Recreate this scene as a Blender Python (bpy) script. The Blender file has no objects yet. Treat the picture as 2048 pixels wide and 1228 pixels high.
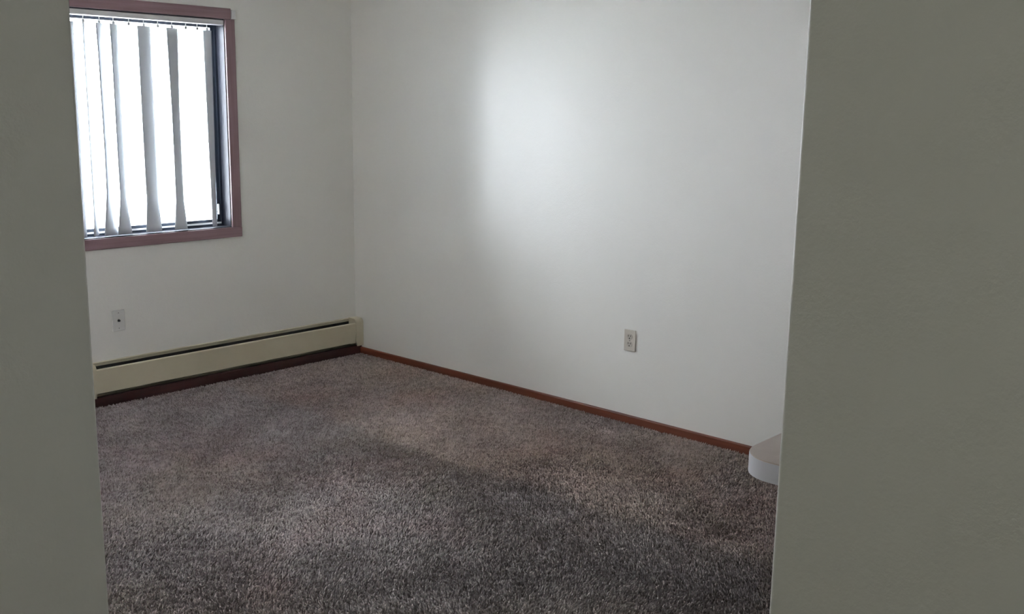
import bpy, bmesh, math, random
import numpy as np
from mathutils import Matrix, Vector
S = bpy.context.scene
COL = S.collection
random.seed(4)
RNG = np.random.default_rng(7)

# ------------------------------------------------------------------ camera, world, exposure
F_PX = 2073.17
cam_d = bpy.data.cameras.new('camera')
cam = bpy.data.objects.new('camera', cam_d)
COL.objects.link(cam)
cam_d.sensor_width = 36.0
cam_d.lens = F_PX / 2048 * 36.0
cam_d.clip_start = 0.05
RIGHT = (0.6751675192895901, -0.737530337262387, 0.014064939174083817)
DOWN = (-0.13142116363818762, -0.1390267595783039, -0.9815294381062349)
FWD = (0.7258631404364915, 0.6608483651331334, -0.19079344752084157)
CAM = (-4.23348, -5.24057, 1.6)
cam.matrix_world = Matrix((
    (RIGHT[0], -DOWN[0], -FWD[0], CAM[0]),
    (RIGHT[1], -DOWN[1], -FWD[1], CAM[1]),
    (RIGHT[2], -DOWN[2], -FWD[2], CAM[2]),
    (0, 0, 0, 1)))
S.camera = cam

SKY = 9.0
FILL_DOME = 2.5
FILL_SHADE = 0.50      # share of daylight let through the added, unseen fill window
world = bpy.data.worlds.new('overcast_sky')
S.world = world
world.use_nodes = True
bg = world.node_tree.nodes['Background']
bg.inputs[0].default_value = (0.95, 0.97, 1.10, 1)
bg.inputs[1].default_value = SKY

S.view_settings.view_transform = 'Standard'
S.view_settings.look = 'None'
S.view_settings.exposure = 2.33
S.view_settings.gamma = 1.0
S.view_settings.use_curve_mapping = False
S.cycles.max_bounces = 14
S.cycles.diffuse_bounces = 8
S.cycles.transparent_max_bounces = 16
S.cycles.sample_clamp_indirect = 6.0
S.cycles.use_denoising = True

WX0, WX1, WZ0, WZ1 = -2.69, -0.905, 0.885, 2.052     # living room window opening


def portal(name, loc, rot, sx, sy):
    l = bpy.data.lights.new(name, 'AREA')
    l.shape = 'RECTANGLE'
    l.size, l.size_y = sx, sy
    l.cycles.is_portal = True
    o = bpy.data.objects.new(name, l)
    COL.objects.link(o)
    o.location, o.rotation_euler = loc, rot


portal('window_portal', ((WX0 + WX1) / 2, 0.2, (WZ0 + WZ1) / 2), (math.radians(-90), 0, 0), WX1 - WX0, WZ1 - WZ0)


# ------------------------------------------------------------------ materials
def new_mat(name):
    m = bpy.data.materials.new(name)
    m.use_nodes = True
    nt = m.node_tree
    return m, nt, nt.nodes['Principled BSDF'], nt.nodes['Material Output']


def N(nt, kind, **kw):
    n = nt.nodes.new(kind)
    for k, v in kw.items():
        setattr(n, k, v)
    return n


def coords(nt):
    return N(nt, 'ShaderNodeTexCoord').outputs['Object']


def noise(nt, scale, detail=3, rough=0.5):
    n = N(nt, 'ShaderNodeTexNoise')
    n.inputs['Scale'].default_value = scale
    n.inputs['Detail'].default_value = detail
    n.inputs['Roughness'].default_value = rough
    nt.links.new(coords(nt), n.inputs['Vector'])
    return n.outputs['Fac']


def ramp(nt, fac, stops):
    r = N(nt, 'ShaderNodeValToRGB')
    nt.links.new(fac, r.inputs[0])
    e = r.color_ramp.elements
    while len(e) < len(stops):
        e.new(0.5)
    for el, (p, c) in zip(e, stops):
        el.position = p
        el.color = (*c, 1)
    return r.outputs['Color']


def bump(nt, h, dist, strength=1.0):
    b = N(nt, 'ShaderNodeBump')
    b.inputs['Strength'].default_value = strength
    b.inputs['Distance'].default_value = dist
    nt.links.new(h, b.inputs['Height'])
    return b.outputs['Normal']


def simple(name, col, rough=0.5, spec=0.5, metal=0.0, var=0.06, vscale=9.0, bscale=None, bdist=0.0004):
    m, nt, p, out = new_mat(name)
    c0 = tuple(x * (1 - var) for x in col)
    c1 = tuple(min(1, x * (1 + var)) for x in col)
    nt.links.new(ramp(nt, noise(nt, vscale), [(0.3, c0), (0.7, c1)]), p.inputs['Base Color'])
    p.inputs['Roughness'].default_value = rough
    p.inputs['Specular IOR Level'].default_value = spec
    p.inputs['Metallic'].default_value = metal
    if bscale:
        nt.links.new(bump(nt, noise(nt, bscale, 2), bdist), p.inputs['Normal'])
    return m


def wall_paint(name, col, rough, spec):
    """satin paint over a rolled orange-peel texture, with a few faint scuffs"""
    m, nt, p, out = new_mat(name)
    base = ramp(nt, noise(nt, 1.7, 4), [(0.3, tuple(x * 0.975 for x in col)), (0.7, col)])
    nt.links.new(base, p.inputs['Base Color'])
    p.inputs['Roughness'].default_value = rough
    p.inputs['Specular IOR Level'].default_value = spec
    p.inputs['IOR'].default_value = 1.8
    a = noise(nt, 150, 2, 0.6)
    b = noise(nt, 38, 2, 0.5)
    mx = N(nt, 'ShaderNodeMath', operation='MULTIPLY_ADD')
    nt.links.new(b, mx.inputs[0])
    mx.inputs[1].default_value = 1.2
    nt.links.new(a, mx.inputs[2])
    nt.links.new(bump(nt, mx.outputs[0], 0.0009, 0.6), p.inputs['Normal'])
    return m


def wood(name, dark, light, rough, axis):
    m, nt, p, out = new_mat(name)
    mp = N(nt, 'ShaderNodeMapping')
    sc = [60, 60, 60]
    sc[axis] = 2.5
    mp.inputs['Scale'].default_value = sc
    nt.links.new(coords(nt), mp.inputs['Vector'])
    n = N(nt, 'ShaderNodeTexNoise')
    n.inputs['Scale'].default_value = 1.0
    n.inputs['Detail'].default_value = 5
    nt.links.new(mp.outputs[0], n.inputs['Vector'])
    nt.links.new(ramp(nt, n.outputs['Fac'], [(0.25, dark), (0.75, light)]), p.inputs['Base Color'])
    p.inputs['Roughness'].default_value = rough
    nt.links.new(bump(nt, n.outputs['Fac'], 0.0003), p.inputs['Normal'])
    return m


CREAM = (0.82, 0.808, 0.74)
M_WALL = wall_paint('cream_satin_wall_paint', CREAM, 0.48, 1.0)
M_CEIL = simple('white_ceiling_paint', (0.86, 0.86, 0.83), 0.9, 0.2, bscale=60, bdist=0.002)
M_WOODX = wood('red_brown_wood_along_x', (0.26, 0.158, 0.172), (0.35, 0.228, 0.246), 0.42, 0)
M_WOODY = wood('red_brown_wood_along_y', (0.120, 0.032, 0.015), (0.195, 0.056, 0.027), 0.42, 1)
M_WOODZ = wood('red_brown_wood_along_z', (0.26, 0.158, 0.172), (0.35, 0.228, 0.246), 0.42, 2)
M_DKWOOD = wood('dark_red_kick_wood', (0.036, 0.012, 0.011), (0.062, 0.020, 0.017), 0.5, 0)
M_SASH = simple('dark_bronze_aluminium', (0.045, 0.055, 0.075), 0.32, 0.6, metal=0.55)
M_RAIL = simple('white_headrail_enamel', (0.72, 0.71, 0.69), 0.4)
M_CLIP = simple('clear_grey_plastic', (0.45, 0.46, 0.45), 0.4)
M_HEAT = simple('aged_cream_enamel', (0.60, 0.545, 0.395), 0.42, 0.5, var=0.04, vscale=4)
M_HEATIN = simple('dusty_grey_steel', (0.17, 0.165, 0.15), 0.6, var=0.3, vscale=30)
M_DARK = simple('dark_void_steel', (0.03, 0.028, 0.025), 0.8)
M_PLATE = simple('ivory_plastic_plate', (0.60, 0.56, 0.48), 0.35)
M_SOCK = simple('ivory_plastic_socket', (0.53, 0.49, 0.42), 0.35)
M_SLOT = simple('slot_black', (0.02, 0.018, 0.016), 0.8)
M_PAINTPL = simple('painted_over_plate', (0.70, 0.69, 0.65), 0.35, bscale=60, bdist=0.0005)
M_BRASS = simple('dark_connector_metal', (0.05, 0.05, 0.05), 0.35, metal=0.7)
M_SCREW = simple('screw_head_grey', (0.36, 0.35, 0.33), 0.4, metal=0.4)
M_LAMEDGE = simple('white_laminate_edge', (0.70, 0.70, 0.73), 0.3, var=0.02)
M_LAMTOP = simple('pinkish_laminate_top', (0.66, 0.56, 0.50), 0.3, var=0.03, vscale=40)
M_CAB = simple('white_cabinet_panel', (0.62, 0.61, 0.58), 0.45)
M_GROUND = simple('pale_concrete_yard', (0.62, 0.62, 0.60), 0.9, 0.2, var=0.1, vscale=2)


def glass_mat():
    m, nt, p, out = new_mat('window_glass')
    nt.nodes.remove(p)
    t = N(nt, 'ShaderNodeBsdfTransparent')
    t.inputs[0].default_value = (0.93, 0.96, 0.95, 1)
    g = N(nt, 'ShaderNodeBsdfGlossy')
    g.inputs['Roughness'].default_value = 0.02
    fr = N(nt, 'ShaderNodeFresnel')
    fr.inputs[0].default_value = 1.45
    mx = N(nt, 'ShaderNodeMixShader')
    nt.links.new(fr.outputs[0], mx.inputs[0])
    nt.links.new(t.outputs[0], mx.inputs[1])
    nt.links.new(g.outputs[0], mx.inputs[2])
    nt.links.new(mx.outputs[0], out.inputs[0])
    return m


def vane_mat():
    """backlit vinyl: mostly diffuse reflection with a little light let through"""
    m, nt, p, out = new_mat('translucent_white_vinyl')
    nt.nodes.remove(p)
    c = ramp(nt, noise(nt, 6, 2), [(0.3, (0.60, 0.62, 0.64)), (0.7, (0.64, 0.66, 0.68))])
    d = N(nt, 'ShaderNodeBsdfDiffuse')
    t = N(nt, 'ShaderNodeBsdfTranslucent')
    t.inputs[0].default_value = (0.60, 0.66, 0.76, 1)
    nt.links.new(c, d.inputs[0])
    mx = N(nt, 'ShaderNodeMixShader')
    mx.inputs[0].default_value = 0.03
    nt.links.new(d.outputs[0], mx.inputs[1])
    nt.links.new(t.outputs[0], mx.inputs[2])
    nt.links.new(mx.outputs[0], out.inputs[0])
    return m


M_GLASS = glass_mat()
M_VANE = vane_mat()


def carpet_mats():
    # tufts: yarn colour comes from a per-tuft attribute (mixed yarns) and soiled lanes, painted light falloff and colour cast
    m, nt, p, out = new_mat('mottled_taupe_yarn')
    a = N(nt, 'ShaderNodeVertexColor', layer_name='yarn')
    nt.links.new(a.outputs['Color'], p.inputs['Base Color'])
    p.inputs['Roughness'].default_value = 0.85
    p.inputs['Specular IOR Level'].default_value = 0.15
    p.inputs['Sheen Weight'].default_value = 0.12
    p.inputs['Sheen Roughness'].default_value = 0.5
    # backing / floor beyond the tufted part
    b, nt, p, out = new_mat('taupe_carpet_backing')
    c = ramp(nt, noise(nt, 220, 3, 0.7), [(0.35, (0.16, 0.13, 0.115)), (0.65, (0.38, 0.32, 0.29))])
    nt.links.new(c, p.inputs['Base Color'])
    p.inputs['Roughness'].default_value = 0.95
    p.inputs['Specular IOR Level'].default_value = 0.1
    nt.links.new(bump(nt, noise(nt, 200, 3, 0.7), 0.006), p.inputs['Normal'])
    return m, b


M_YARN, M_BACKING = carpet_mats()


# ------------------------------------------------------------------ mesh helpers
def box(bm, x0, x1, y0, y1, z0, z1, bevel=0.0, seg=2):
    r = bmesh.ops.create_cube(bm, size=1.0)
    vs = r['verts']
    bmesh.ops.scale(bm, vec=(x1 - x0, y1 - y0, z1 - z0), verts=vs)
    bmesh.ops.translate(bm, vec=((x0 + x1) / 2, (y0 + y1) / 2, (z0 + z1) / 2), verts=vs)
    if bevel:
        es = list({e for v in vs for e in v.link_edges})
        bmesh.ops.bevel(bm, geom=es, offset=bevel, segments=seg, profile=0.5, affect='EDGES')


def cyl(bm, p0, p1, r0, r1=None, seg=16):
    r1 = r0 if r1 is None else r1
    p0, p1 = Vector(p0), Vector(p1)
    d = p1 - p0
    q = d.to_track_quat('Z', 'Y').to_matrix().to_4x4()
    bmesh.ops.create_cone(bm, cap_ends=True, segments=seg, radius1=r0, radius2=r1, depth=d.length,
                          matrix=Matrix.Translation((p0 + p1) / 2) @ q)


def prism(bm, pts, axis, a0, a1):
    """closed 2D outline extruded along an axis"""
    def P(p, t):
        return ((t, p[0], p[1]), (p[0], t, p[1]), (p[0], p[1], t))[axis]
    A = [bm.verts.new(P(p, a0)) for p in pts]
    B = [bm.verts.new(P(p, a1)) for p in pts]
    n = len(pts)
    fs = [bm.faces.new(A), bm.faces.new(B[::-1])]
    for i in range(n):
        j = (i + 1) % n
        fs.append(bm.faces.new((A[i], B[i], B[j], A[j])))
    bmesh.ops.recalc_face_normals(bm, faces=fs)


def obj(name, bm, mat, parent=None, smooth=False, mats=None):
    me = bpy.data.meshes.new(name)
    bm.normal_update()
    bm.to_mesh(me)
    bm.free()
    for mm in (mats or [mat]):
        me.materials.append(mm)
    if smooth:
        for p in me.polygons:
            p.use_smooth = True
        try:
            me.set_sharp_from_angle(angle=math.radians(40))
        except Exception:
            pass
    o = bpy.data.objects.new(name, me)
    COL.objects.link(o)
    if parent is not None:
        o.parent = parent
        o.location = -parent.location          # mesh data are in world coordinates
        if parent.parent is not None:
            o.location = (0, 0, 0)
    return o


def shape(name, mat, parent, *boxes, bevel=0.0, seg=2, smooth=False):
    bm = bmesh.new()
    for b in boxes:
        box(bm, *b, bevel=bevel, seg=seg)
    return obj(name, bm, mat, parent, smooth)


def thing(name, label, cat, loc):
    o = bpy.data.objects.new(name, None)
    o.empty_display_size = 0.1
    COL.objects.link(o)
    o.location = loc
    o['label'], o['category'] = label, cat
    return o


def struct(name, mat, *boxes, bevel=0.0, seg=2, smooth=False):
    o = shape(name, mat, None, *boxes, bevel=bevel, seg=seg, smooth=smooth)
    o['kind'] = 'structure'
    return o


def struct_empty(name, loc):
    o = bpy.data.objects.new(name, None)
    COL.objects.link(o)
    o.location = loc
    o['kind'] = 'structure'
    return o


# ------------------------------------------------------------------ room shell
ZC = 2.42
KY = -5.0
REAR = -6.4
HALLX = -5.05
HX, HY = -3.2335, -3.8906             # faces of the two near wall ends that frame the view
LX = -3.5995
struct('floor', M_BACKING, (HALLX - 0.15, 0.15, REAR - 0.12, 0.15, -0.12, -0.016))
ceil = struct('ceiling', M_CEIL, (HALLX - 0.15, 0.15, REAR - 0.12, 0.15, ZC, ZC + 0.1))
struct('wall_right', M_WALL, (0.0, 0.13, REAR, 0.15, -0.016, ZC))
struct('wall_back', M_WALL, (-3.87, WX0, 0.0, 0.15, -0.016, ZC), (WX1, 0.0, 0.0, 0.15, -0.016, ZC),
       (WX0, WX1, 0.0, 0.15, -0.016, WZ0), (WX0, WX1, 0.0, 0.15, WZ1, ZC))
SY0, SY1, SZ0, SZ1 = -2.4, -1.2, 0.9, 2.03          # added fill window, hidden by the near left wall
struct('wall_left', M_WALL, (-3.87, -3.75, HY + 0.12, SY0, -0.016, ZC), (-3.87, -3.75, SY1, 0.0, -0.016, ZC),
       (-3.87, -3.75, SY0, SY1, -0.016, SZ0), (-3.87, -3.75, SY0, SY1, SZ1, ZC))
struct('wall_near_left', M_WALL, (HALLX, LX, HY, HY + 0.12, -0.016, ZC), bevel=0.006, seg=4, smooth=True)
struct('wall_near_right', M_WALL, (HX, HX + 0.12, REAR, -4.7275, -0.016, ZC), bevel=0.006, seg=4, smooth=True)
struct('wall_front', M_WALL, (HALLX - 0.15, 0.15, REAR - 0.12, REAR, -0.016, ZC))
struct('wall_added_bounce', simple('grey_bounce_panel', (0.20, 0.20, 0.20), 0.5), (HX + 0.12, 0.0, KY - 0.12, KY, -0.016, ZC))  # added unseen wall, its grey tunes the bounced light
struct('wall_hall', M_WALL, (HALLX - 0.15, HALLX, REAR, HY + 0.12, -0.016, ZC))

# added fill dome under the hall ceiling, unseen, to brighten the near walls
def fill_dome_mat():
    m, nt, p, out = new_mat('fill_dome_glow')
    p.inputs['Base Color'].default_value = (0.8, 0.8, 0.78, 1)
    p.inputs['Emission Color'].default_value = (0.94, 1.0, 0.97, 1)
    p.inputs['Emission Strength'].default_value = FILL_DOME
    return m


bm = bmesh.new()
LXc, LYc = -4.45, -5.75
rings = []
for a in range(0, 91, 15):
    r, z = 0.15 * math.cos(math.radians(a)), ZC - 0.018 - 0.075 * math.sin(math.radians(a))
    if a == 90:
        rings.append([bm.verts.new((LXc, LYc, z))])
    else:
        rings.append([bm.verts.new((LXc + r * math.cos(2 * math.pi * k / 24), LYc + r * math.sin(2 * math.pi * k / 24), z)) for k in range(24)])
for A, B in zip(rings[:-1], rings[1:]):
    for k in range(24):
        if len(B) == 1:
            bm.faces.new((A[k], A[(k + 1) % 24], B[0]))
        else:
            bm.faces.new((A[k], A[(k + 1) % 24], B[(k + 1) % 24], B[k]))
obj('added_fill_dome', bm, fill_dome_mat(), ceil, smooth=True)
bm = bmesh.new()
cyl(bm, (LXc, LYc, ZC - 0.02), (LXc, LYc, ZC - 0.0005), 0.16, seg=24)
obj('added_fill_base', bm, M_RAIL, ceil)

# baseboards: low rounded-top wood
def baseboard(name, axis, at, into, a0, a1, mat, h=0.036, t=0.012):
    bm = bmesh.new()
    s = into
    pts = [(at, -0.016), (at + s * t, -0.016), (at + s * t, h - 0.006), (at + s * t * 0.8, h - 0.0015),
           (at + s * t * 0.5, h), (at, h)]
    prism(bm, pts, axis, a0, a1)
    o = obj(name, bm, mat)
    o['kind'] = 'structure'
    return o


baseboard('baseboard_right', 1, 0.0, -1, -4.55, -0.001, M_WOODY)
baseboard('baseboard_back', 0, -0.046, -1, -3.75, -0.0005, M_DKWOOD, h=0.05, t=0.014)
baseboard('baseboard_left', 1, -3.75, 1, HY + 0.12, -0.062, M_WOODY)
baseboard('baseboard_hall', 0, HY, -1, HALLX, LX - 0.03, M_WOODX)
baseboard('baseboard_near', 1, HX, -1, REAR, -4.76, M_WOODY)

# ------------------------------------------------------------------ window in the back wall
win = struct_empty('window_1', ((WX0 + WX1) / 2, 0, WZ0))
CW = 0.06
# casing: head stops short of the right corner, where a cream block shows
shape('casing', M_WOODX, win, (WX0 - CW, WX1 + CW - 0.022, -0.016, -0.0005, WZ1, WZ1 + 0.058), bevel=0.003)
shape('casing', M_WOODX, win, (WX0 - CW, WX1 + CW + 0.002, -0.016, -0.0005, WZ0 - 0.058, WZ0), bevel=0.003)
shape('casing', M_WOODZ, win, (WX1, WX1 + CW, -0.016, -0.0005, WZ0 + 0.0003, WZ1 - 0.0003), bevel=0.003)
shape('casing', M_WOODZ, win, (WX0 - CW, WX0, -0.016, -0.0005, WZ0 + 0.0003, WZ1 - 0.0003), bevel=0.003)
shape('corner_block', M_RAIL, win, (WX1 + CW - 0.021, WX1 + CW + 0.003, -0.024, -0.0005, WZ1 + 0.001, WZ1 + 0.050), bevel=0.002)
# wood liner of the reveal
RD = 0.075
M_LINER = simple('dark_painted_jamb', (0.045, 0.048, 0.065), 0.5, 0.4)
shape('jamb', M_LINER, win, (WX1 - 0.004, WX1 - 0.0002, 0.0, RD, WZ0 + 0.004, WZ1 - 0.004))
shape('jamb', M_LINER, win, (WX0 + 0.0002, WX0 + 0.004, 0.0, RD, WZ0 + 0.004, WZ1 - 0.004))
shape('jamb', M_LINER, win, (WX0, WX1, 0.0, RD, WZ1 - 0.004, WZ1 - 0.0002))
shape('stool', M_LINER, win, (WX0, WX1, -0.004, RD, WZ0 + 0.0002, WZ0 + 0.004))
# aluminium slider: outer frame, two sashes, glass
XM = (WX0 + WX1) / 2
def ring(name, x0, x1, z0, z1, y0, y1, wl, wr, wb, wt, parent):
    return shape(name, M_SASH, parent, (x0, x0 + wl, y0, y1, z0, z1), (x1 - wr, x1, y0, y1, z0, z1),
                 (x0 + wl, x1 - wr, y0, y1, z0, z0 + wb), (x0 + wl, x1 - wr, y0, y1, z1 - wt, z1))
ring('window_frame', WX0, WX1, WZ0, WZ1, RD, 0.148, 0.016, 0.016, 0.016, 0.016, win)
rs = ring('sash', XM - 0.02, WX1 - 0.016, WZ0 + 0.016, WZ1 - 0.016, 0.088, 0.110, 0.034, 0.020, 0.026, 0.030, win)
ls = ring('sash', WX0 + 0.016, XM + 0.02, WZ0 + 0.016, WZ1 - 0.016, 0.116, 0.138, 0.030, 0.034, 0.026, 0.030, win)
def pane(x0, x1, z0, z1, y, parent):
    bm = bmesh.new()
    box(bm, x0, x1, y - 0.002, y + 0.002, z0, z1)
    o = obj('pane', bm, M_GLASS, None)
    o.parent = parent
    o.matrix_parent_inverse = Matrix.Translation(-(parent.location + parent.parent.location))
    return o
pane(XM + 0.014, WX1 - 0.036, WZ0 + 0.042, WZ1 - 0.046, 0.099, rs)
pane(WX0 + 0.046, XM - 0.014, WZ0 + 0.042, WZ1 - 0.046, 0.127, ls)
shape('track', M_RAIL, win, (WX0 + 0.016, WX1 - 0.016, 0.0785, 0.0815, WZ0 + 0.0165, WZ0 + 0.026))
shape('latch', M_RAIL, win, (WX1 - 0.034, WX1 - 0.026, 0.074, 0.0875, 0.955, 1.015), bevel=0.002)

# added unseen window in the left wall, lets in soft fill daylight
w2 = struct_empty('added_fill_window', (-3.75, (SY0 + SY1) / 2, SZ0))
M_CASE2 = M_WOODY
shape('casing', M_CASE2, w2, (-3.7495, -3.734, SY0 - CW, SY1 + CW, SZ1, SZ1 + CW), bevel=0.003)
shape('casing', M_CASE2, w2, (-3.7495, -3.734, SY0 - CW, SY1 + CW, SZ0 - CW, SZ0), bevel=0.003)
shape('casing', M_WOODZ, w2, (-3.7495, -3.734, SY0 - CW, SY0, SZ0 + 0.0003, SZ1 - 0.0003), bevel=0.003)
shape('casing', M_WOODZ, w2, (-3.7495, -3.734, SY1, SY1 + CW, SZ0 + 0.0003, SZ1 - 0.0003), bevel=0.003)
def fill_shade_mat():
    m, nt, p, out = new_mat('fill_roller_shade')
    nt.nodes.remove(p)
    d = N(nt, 'ShaderNodeBsdfDiffuse')
    d.inputs[0].default_value = (0.75, 0.75, 0.74, 1)
    t = N(nt, 'ShaderNodeBsdfTranslucent')
    t.inputs[0].default_value = (0.80, 0.80, 0.80, 1)
    mx = N(nt, 'ShaderNodeMixShader')
    mx.inputs[0].default_value = FILL_SHADE
    nt.links.new(d.outputs[0], mx.inputs[1])
    nt.links.new(t.outputs[0], mx.inputs[2])
    nt.links.new(mx.outputs[0], out.inputs[0])
    return m
shape('fill_shade', fill_shade_mat(), w2, (-3.811, -3.810, SY0 + 0.001, SY1 - 0.001, SZ0 + 0.001, SZ1 - 0.001))

# ground outside
gr = struct('ground', M_GROUND, (-26, 20, -30, 40, -0.5, -0.32))

# ------------------------------------------------------------------ vertical blind
blind = thing('vertical_blind', 'half-drawn vertical blind of white vinyl vanes hanging in the window', 'blind', (XM, 0.02, WZ1))
VY = 0.022
bm = bmesh.new()
prism(bm, [(0.000, 2.018), (0.044, 2.018), (0.044, 2.046), (0.000, 2.046), (-0.003, 2.043), (-0.003, 2.021)], 0, WX0 + 0.006, WX1 - 0.006)
obj('headrail', bm, M_RAIL, blind)

VW = 0.089
AZ0 = math.radians(29.2)


def vane(x, prof, ztop=1.985, zbot=0.893, flip=1, curve=0.006, name='vane', wide=VW):
    """prof: (t, projected width in px) from top (0) to bottom (1): the vane is twisted so its face turns"""
    bm = bmesh.new()
    nz, nu = 28, 6
    rows = []
    for i in range(nz + 1):
        t = i / nz
        z = ztop + (zbot - ztop) * t
        w = np.interp(t, [p[0] for p in prof], [p[1] for p in prof]) / 372.0
        th = math.asin(max(-1, min(1, w / wide)))
        az = AZ0 + flip * th
        d = Vector((math.sin(az), math.cos(az), 0))
        nrm = Vector((math.cos(az), -math.sin(az), 0))
        row = []
        for j in range(nu + 1):
            u = j / nu - 0.5
            c = curve * (1 - 4 * u * u) * (0.4 + 0.6 * math.sin(th))
            row.append(bm.verts.new(Vector((x, VY, z)) + d * (u * wide) + nrm * c))
        rows.append(row)
    for i in range(nz):
        for j in range(nu):
            bm.faces.new((rows[i][j], rows[i][j + 1], rows[i + 1][j + 1], rows[i + 1][j]))
    o = obj(name, bm, M_VANE, blind, smooth=True)
    md = o.modifiers.new('thickness', 'SOLIDIFY')
    md.thickness = 0.0007
    # hanger clip between headrail and vane
    return o


def carrier(x):
    bm = bmesh.new()
    cyl(bm, (x, VY, 2.0185), (x, VY, 1.998), 0.0025, seg=8)
    box(bm, x - 0.007, x + 0.007, VY - 0.004, VY + 0.004, 1.983, 1.999, bevel=0.002)
    obj('carrier', bm, M_CLIP, blind)


vane(-1.704, [(0, 2), (0.9, 3), (1, 8)], zbot=0.897)
vane(-1.620, [(0, 12), (0.15, 9), (0.6, 7), (0.8, 9), (1, 26)])
vane(-1.544, [(0, 13), (0.15, 11), (0.6, 11), (0.82, 10), (1, 26)])
vane(-1.376, [(0, 24), (0.5, 24), (0.85, 23), (1, 31)])
vane(-1.213, [(0, 22), (0.4, 16), (0.85, 16), (1, 26)])
vane(-1.000, [(0, 17), (0.5, 14), (0.8, 11), (1, 10)], wide=0.048)
for k in range(11):
    vane(-1.80 - 0.078 * k, [(0, 29), (0.8, 29), (1, 30)])
for x in (-1.704, -1.620, -1.544, -1.46, -1.376, -1.295, -1.213, -1.13, -1.06, -1.000):
    carrier(x)
for k in range(11):
    carrier(-1.80 - 0.078 * k)

# ------------------------------------------------------------------ baseboard heater
XL, XR = -1.85, -0.0008
ht = thing('baseboard_heater', 'long cream metal baseboard heater under the window along the back wall', 'heater', (-0.9, -0.04, 0.0))
FY = -0.077
bm = bmesh.new()   # back panel with a short sloping hood
prism(bm, [(-0.0008, 0.03), (-0.0008, 0.228), (-0.004, 0.2285), (-0.012, 0.2245), (-0.012, 0.2225), (-0.004, 0.2255), (-0.0025, 0.222), (-0.0025, 0.03)], 0, XL + 0.002, XR - 0.001)
obj('back_panel', bm, M_HEAT, ht)
shape('inner_liner', M_DARK, ht, (XL + 0.052, XR - 0.060, -0.0042, -0.0030, 0.05, 0.2055))
bm = bmesh.new()   # front panel folded in at top and bottom
prism(bm, [(FY, 0.074), (FY, 0.199), (FY + 0.003, 0.2035), (FY + 0.014, 0.2045), (FY + 0.014, 0.2025), (FY + 0.004, 0.2015),
           (FY + 0.0015, 0.198), (FY + 0.0015, 0.0755), (FY + 0.012, 0.0755), (FY + 0.012, 0.074)], 0, XL + 0.05, XR - 0.058)
obj('front_panel', bm, M_HEAT, ht)
bm = bmesh.new()   # damper flap seen through the slot
prism(bm, [(-0.022, 0.186), (-0.052, 0.176), (-0.053, 0.178), (-0.022, 0.1885)], 0, XL + 0.05, XR - 0.058)
obj('damper', bm, M_HEATIN, ht)
bm = bmesh.new()   # finned element: pipe with fins
cyl(bm, (XL + 0.05, -0.038, 0.125), (XR - 0.058, -0.038, 0.125), 0.011, seg=10)
obj('pipe', bm, M_HEATIN, ht)
bm = bmesh.new()
k = XL + 0.08
while k < XR - 0.09:
    box(bm, k, k + 0.0015, -0.066, -0.010, 0.095, 0.155)
    k += 0.02
o = obj('fins', bm, M_HEATIN, ht)
o['kind'] = 'stuff'


def end_cap(x0, x1, foot0, foot1):
    bm = bmesh.new()
    y = FY - 0.003
    pts = [(-0.0008, 0.05), (-0.0008, 0.229), (-0.010, 0.230)]
    for a in range(0, 91, 15):   # rounded shoulder
        r = 0.026
        pts.append((y + r - r * math.sin(math.radians(a)), 0.2295 - r + r * math.cos(math.radians(a)) - 0.004 * (a / 90)))
    pts += [(y, 0.072), (-0.0008 - 0.02, 0.072), (-0.02, 0.05)]
    prism(bm, pts, 0, x0, x1)
    box(bm, foot0, foot1, y, y + 0.004, 0.050, 0.0725)
    return obj('end_cap', bm, M_HEAT, ht, smooth=True)


end_cap(XR - 0.060, XR, XR - 0.053, XR)
end_cap(XL, XL + 0.052, XL, XL + 0.045)

# ------------------------------------------------------------------ wall plates
def plate_mesh(w, h, t, bev):
    bm = bmesh.new()
    box(bm, -w / 2, w / 2, -t, 0, -h / 2, h / 2, bevel=bev, seg=2)
    return bm


def rot_mesh(o):
    """turn a mesh built facing -y so that it faces -x (for the right wall)"""
    o.data.transform(Matrix.Rotation(math.radians(-90), 4, 'Z'))


# duplex outlet on the right wall
oc = Vector((-0.0005, -2.208, 0.430))
out_t = thing('wall_outlet', 'ivory duplex power outlet low on the plain right wall', 'outlet', oc)
def part(name, bm, mat, parent, rot=True):
    me = bpy.data.meshes.new(name)
    bm.normal_update()
    bm.to_mesh(me)
    bm.free()
    me.materials.append(mat)
    o = bpy.data.objects.new(name, me)
    COL.objects.link(o)
    o.parent = parent
    if rot:
        rot_mesh(o)
    return o
part('cover_plate', plate_mesh(0.071, 0.112, 0.006, 0.0025), M_PLATE, out_t)
for s in (1, -1):
    zc = 0.0195 * s
    bm = bmesh.new()
    pts = [(0.0165 * math.cos(a) if abs(0.0165 * math.cos(a)) < 0.0165 else 0, 0) for a in (0,)]
    ol = []
    for a in range(0, 360, 15):
        ca, sa = math.cos(math.radians(a)), math.sin(math.radians(a))
        ol.append((0.0170 * ca, zc + max(-0.0135, min(0.0135, 0.0170 * sa))))
    prism(bm, ol, 1, -0.0085, -0.004)
    r = part('receptacle', bm, M_SOCK, out_t)
    for nm, dx, dz, w, h in (('slot', -0.0066, 0.005, 0.0030, 0.0095), ('slot', 0.0066, 0.005, 0.0030, 0.008), ('ground_hole', 0, -0.0075, 0.0055, 0.0055)):
        bm = bmesh.new()
        box(bm, dx - w / 2, dx + w / 2, -0.0089, -0.0070, zc + dz - h / 2, zc + dz + h / 2)
        part(nm, bm, M_SLOT, r)
bm = bmesh.new()
cyl(bm, (0, -0.0055, 0), (0, -0.0078, 0), 0.0034, 0.0026, seg=12)
part('screw', bm, M_SCREW, out_t)

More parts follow.
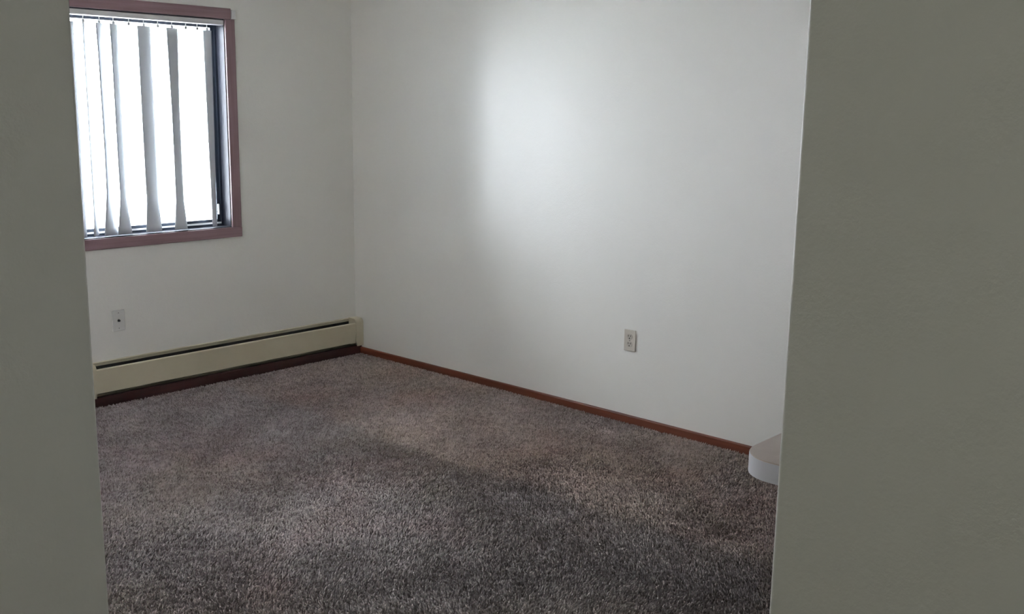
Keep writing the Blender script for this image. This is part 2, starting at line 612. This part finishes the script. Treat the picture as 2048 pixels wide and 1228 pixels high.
# cable jack on the back wall
cc = Vector((-1.624, -0.0005, 0.435))
cj = thing('cable_jack', 'cream cable jack plate with a dark centre on wall below window', 'wall plate', cc)
part('cover_plate', plate_mesh(0.071, 0.114, 0.0065, 0.0028), M_PAINTPL, cj, False)
bm = bmesh.new()
cyl(bm, (0, -0.006, 0), (0, -0.009, 0), 0.0075, seg=6)
cyl(bm, (0, -0.009, 0), (0, -0.017, 0), 0.0048, seg=14)
part('connector', bm, M_BRASS, cj, False)
for s in (1, -1):
    bm = bmesh.new()
    cyl(bm, (0, -0.006, 0.042 * s), (0, -0.0083, 0.042 * s), 0.0034, 0.0026, seg=12)
    part('screw', bm, M_SCREW, cj, False)

# ------------------------------------------------------------------ counter end behind the near right wall
ct = thing('breakfast_counter', 'rounded white laminate counter end peeking out behind the near right wall', 'counter', (-2.1, -4.7, 0.0))
CX0, CX1, CY1, CY0, CR = -2.432, -1.80, -4.222, -4.999, 0.075
def outline(ins):
    pts = [(CX1, CY0), (CX1, CY1 - ins)]
    for a in range(90, 181, 10):
        r = CR - ins
        pts.append((CX0 + CR + r * math.cos(math.radians(a)), CY1 - CR + r * math.sin(math.radians(a))))
    pts.append((CX0 + ins, CY0))
    return pts
bm = bmesh.new()
prism(bm, outline(0), 2, 0.868, 0.908)
obj('edge_band', bm, M_LAMEDGE, ct, smooth=True)
bm = bmesh.new()
prism(bm, outline(0.0012), 2, 0.908, 0.9105)
obj('countertop', bm, M_LAMTOP, ct)
shape('base_cabinet', M_CAB, ct, (-2.36, -1.83, -4.999, -4.62, 0.09, 0.868), bevel=0.003)
shape('toe_kick', M_DARK, ct, (-2.31, -1.85, -4.999, -4.66, -0.014, 0.09))

# ------------------------------------------------------------------ carpet pile
def vnoise(x, y, scale, seed):
    r = np.random.default_rng(seed)
    g = r.random((64, 64))
    u, v = x * scale + 17.3, y * scale + 31.7
    i, j = np.floor(u).astype(int), np.floor(v).astype(int)
    fu, fv = u - i, v - j
    fu, fv = fu * fu * (3 - 2 * fu), fv * fv * (3 - 2 * fv)
    a, b, c, d = g[i % 64, j % 64], g[(i + 1) % 64, j % 64], g[i % 64, (j + 1) % 64], g[(i + 1) % 64, (j + 1) % 64]
    return (a * (1 - fu) + b * fu) * (1 - fv) + (c * (1 - fu) + d * fu) * fv


def fbm(x, y, scale, seed, oct=4):
    s, amp, tot = 0, 1.0, 0
    for k in range(oct):
        s = s + amp * vnoise(x, y, scale * 2 ** k, seed + k)
        tot += amp
        amp *= 0.55
    return s / tot


def seg_dist(x, y, pts):
    d = np.full_like(x, 9.0)
    for (x0, y0), (x1, y1) in zip(pts[:-1], pts[1:]):
        vx, vy = x1 - x0, y1 - y0
        t = np.clip(((x - x0) * vx + (y - y0) * vy) / (vx * vx + vy * vy), 0, 1)
        d = np.minimum(d, np.hypot(x - x0 - t * vx, y - y0 - t * vy))
    return d


def carpet():
    step = 0.0066
    gx, gy = np.meshgrid(np.arange(-3.6, -0.012, step), np.arange(-4.25, -0.055, step))
    x = (gx + RNG.uniform(-0.5, 0.5, gx.shape) * step).ravel()
    y = (gy + RNG.uniform(-0.5, 0.5, gy.shape) * step).ravel()
    poly = [(0.0, 0.0), (-2.05, 0.0), (-3.35, -2.55), (-1.75, -4.22), (-0.9, -4.22), (0.0, -3.2)]
    inside = np.ones_like(x, bool)
    for (x0, y0), (x1, y1) in zip(poly, poly[1:] + poly[:1]):
        inside &= ((x1 - x0) * (y - y0) - (y1 - y0) * (x - x0)) >= 0
    inside &= (x < -0.014) & (y < -0.064)
    x, y = x[inside], y[inside]
    n = len(x)
    # traffic dirt, vacuum bands and a painted light falloff, all in yarn colour
    edge = x + 1.06 + 0.10 * (fbm(x, y, 3.2, 50) - 0.5) + 0.05 * (fbm(x, y, 9.0, 52) - 0.5)
    left = 1 / (1 + np.exp(edge / 0.022))                # 1 on the trodden side of the vacuumed lane
    start = np.clip((-0.85 - y) / 0.7, 0, 1)
    soil_and_shade = 0.52 * left * start * np.exp(-np.clip(-edge, 0, 9) / 0.42)
    soil_and_shade += 0.26 * np.clip((fbm(x, y, 2.6, 11) - 0.5) * 4, 0, 1) * left
    soil_and_shade += 0.30 * np.exp(-((x + 2.02) ** 2 + (y + 2.45) ** 2) / 0.02)
    soil_and_shade += 0.20 * np.exp(-(seg_dist(x, y, [(-0.93, -2.36), (-0.62, -2.26)]) / 0.045) ** 2)
    soil_and_shade += 0.12 * np.clip((fbm(x, y, 3.5, 19) - 0.5) * 4, 0, 1)
    falloff_dist = np.hypot(x + 1.2, (y + 3.95) * 0.9)          # light falloff away from the window, painted as darker yarn
    soil_and_shade += 0.46 * np.clip(1.15 - falloff_dist / 0.82 + 0.5 * (fbm(x, y, 2.4, 77) - 0.5), 0, 1)
    soil_and_shade = np.clip(soil_and_shade, 0, 0.8)
    tone = fbm(x, y, 6.0, 21)
    patch = fbm(x, y, 1.1, 33)
    yarn = RNG.random(n)
    yarn = np.where(RNG.random(n) < 0.10, yarn * 0.15 - 0.45, yarn)
    clump = fbm(x, y, 60.0, 71, 2)
    v = np.clip(0.62 * yarn + 0.75 * (clump - 0.5) + 0.19 + 0.5 * (tone - 0.5), 0, 1)
    dark, mid, lite = np.array((0.20, 0.163, 0.150)), np.array((0.405, 0.346, 0.327)), np.array((0.60, 0.525, 0.50))
    c = np.where(v[:, None] < 0.5, dark + (mid - dark) * (v[:, None] * 2), mid + (lite - mid) * (v[:, None] * 2 - 1))
    tan = np.clip((patch - 0.45) * 2.5, 0, 1)[:, None]
    c = c * (1 + tan * (np.array((1.05, 1.0, 0.88)) - 1))
    red = np.clip((fbm(x, y, 2.6, 91) - 0.5) * 3, 0, 1)[:, None]
    c = c * (1 + red * (np.array((1.05, 0.965, 0.955)) - 1))
    warm = (1 - left)[:, None]
    c = c * (np.array((0.97, 0.99, 1.015)) + warm * np.array((0.09, 0.02, -0.03)))  # bluish window light on the left tinted into the yarn, warmer right
    c = c * (1 - 0.60 * soil_and_shade[:, None] * np.array((0.93, 1.0, 1.03)))
    # pile lean
    la = 2 * math.pi * fbm(x, y, 1.3, 61) * 1.5 + RNG.normal(0, 0.9, n)
    lm = 0.0045 + 0.003 * RNG.random(n)
    h = 0.013 + 0.006 * RNG.random(n)
    r = 0.0029 + 0.0008 * RNG.random(n)
    a0 = RNG.random(n) * 2 * math.pi
    V = np.zeros((n, 7, 3), np.float32)
    for k in range(3):
        a = a0 + k * 2.0944
        V[:, k] = np.stack([x + r * 0.7 * np.cos(a), y + r * 0.7 * np.sin(a), np.full(n, -0.0165)], 1)
        a = a + 0.5
        V[:, 3 + k] = np.stack([x + 0.55 * lm * np.cos(la) + r * np.cos(a), y + 0.55 * lm * np.sin(la) + r * np.sin(a), -0.0165 + 0.68 * h], 1)
    V[:, 6] = np.stack([x + lm * np.cos(la), y + lm * np.sin(la), -0.0165 + h], 1)
    base = np.arange(n, dtype=np.int32)[:, None] * 7
    quads = np.array([0, 1, 4, 3, 1, 2, 5, 4, 2, 0, 3, 5], np.int32)
    tris = np.array([3, 4, 6, 4, 5, 6, 5, 3, 6], np.int32)
    loops = np.concatenate([base + quads, base + tris], 1).ravel()
    starts = (np.arange(n, dtype=np.int32)[:, None] * 21 + np.array([0, 4, 8, 12, 15, 18], np.int32)).ravel()
    me = bpy.data.meshes.new('carpet')
    me.vertices.add(n * 7)
    me.vertices.foreach_set('co', V.ravel())
    me.loops.add(len(loops))
    me.loops.foreach_set('vertex_index', loops)
    me.polygons.add(len(starts))
    me.polygons.foreach_set('loop_start', starts)
    me.polygons.foreach_set('use_smooth', np.ones(len(starts), bool))
    me.update(calc_edges=True)
    at = me.color_attributes.new('yarn', 'FLOAT_COLOR', 'POINT')
    rgba = np.ones((n, 7, 4), np.float32)
    rgba[:, :, :3] = c[:, None, :]
    at.data.foreach_set('color', rgba.ravel())
    me.materials.append(M_YARN)
    o = bpy.data.objects.new('carpet', me)
    COL.objects.link(o)
    o['kind'] = 'stuff'
    o['label'] = 'mottled taupe brown cut-pile carpet covering the room floor'
    o['category'] = 'carpet'
    print('tufts', n)


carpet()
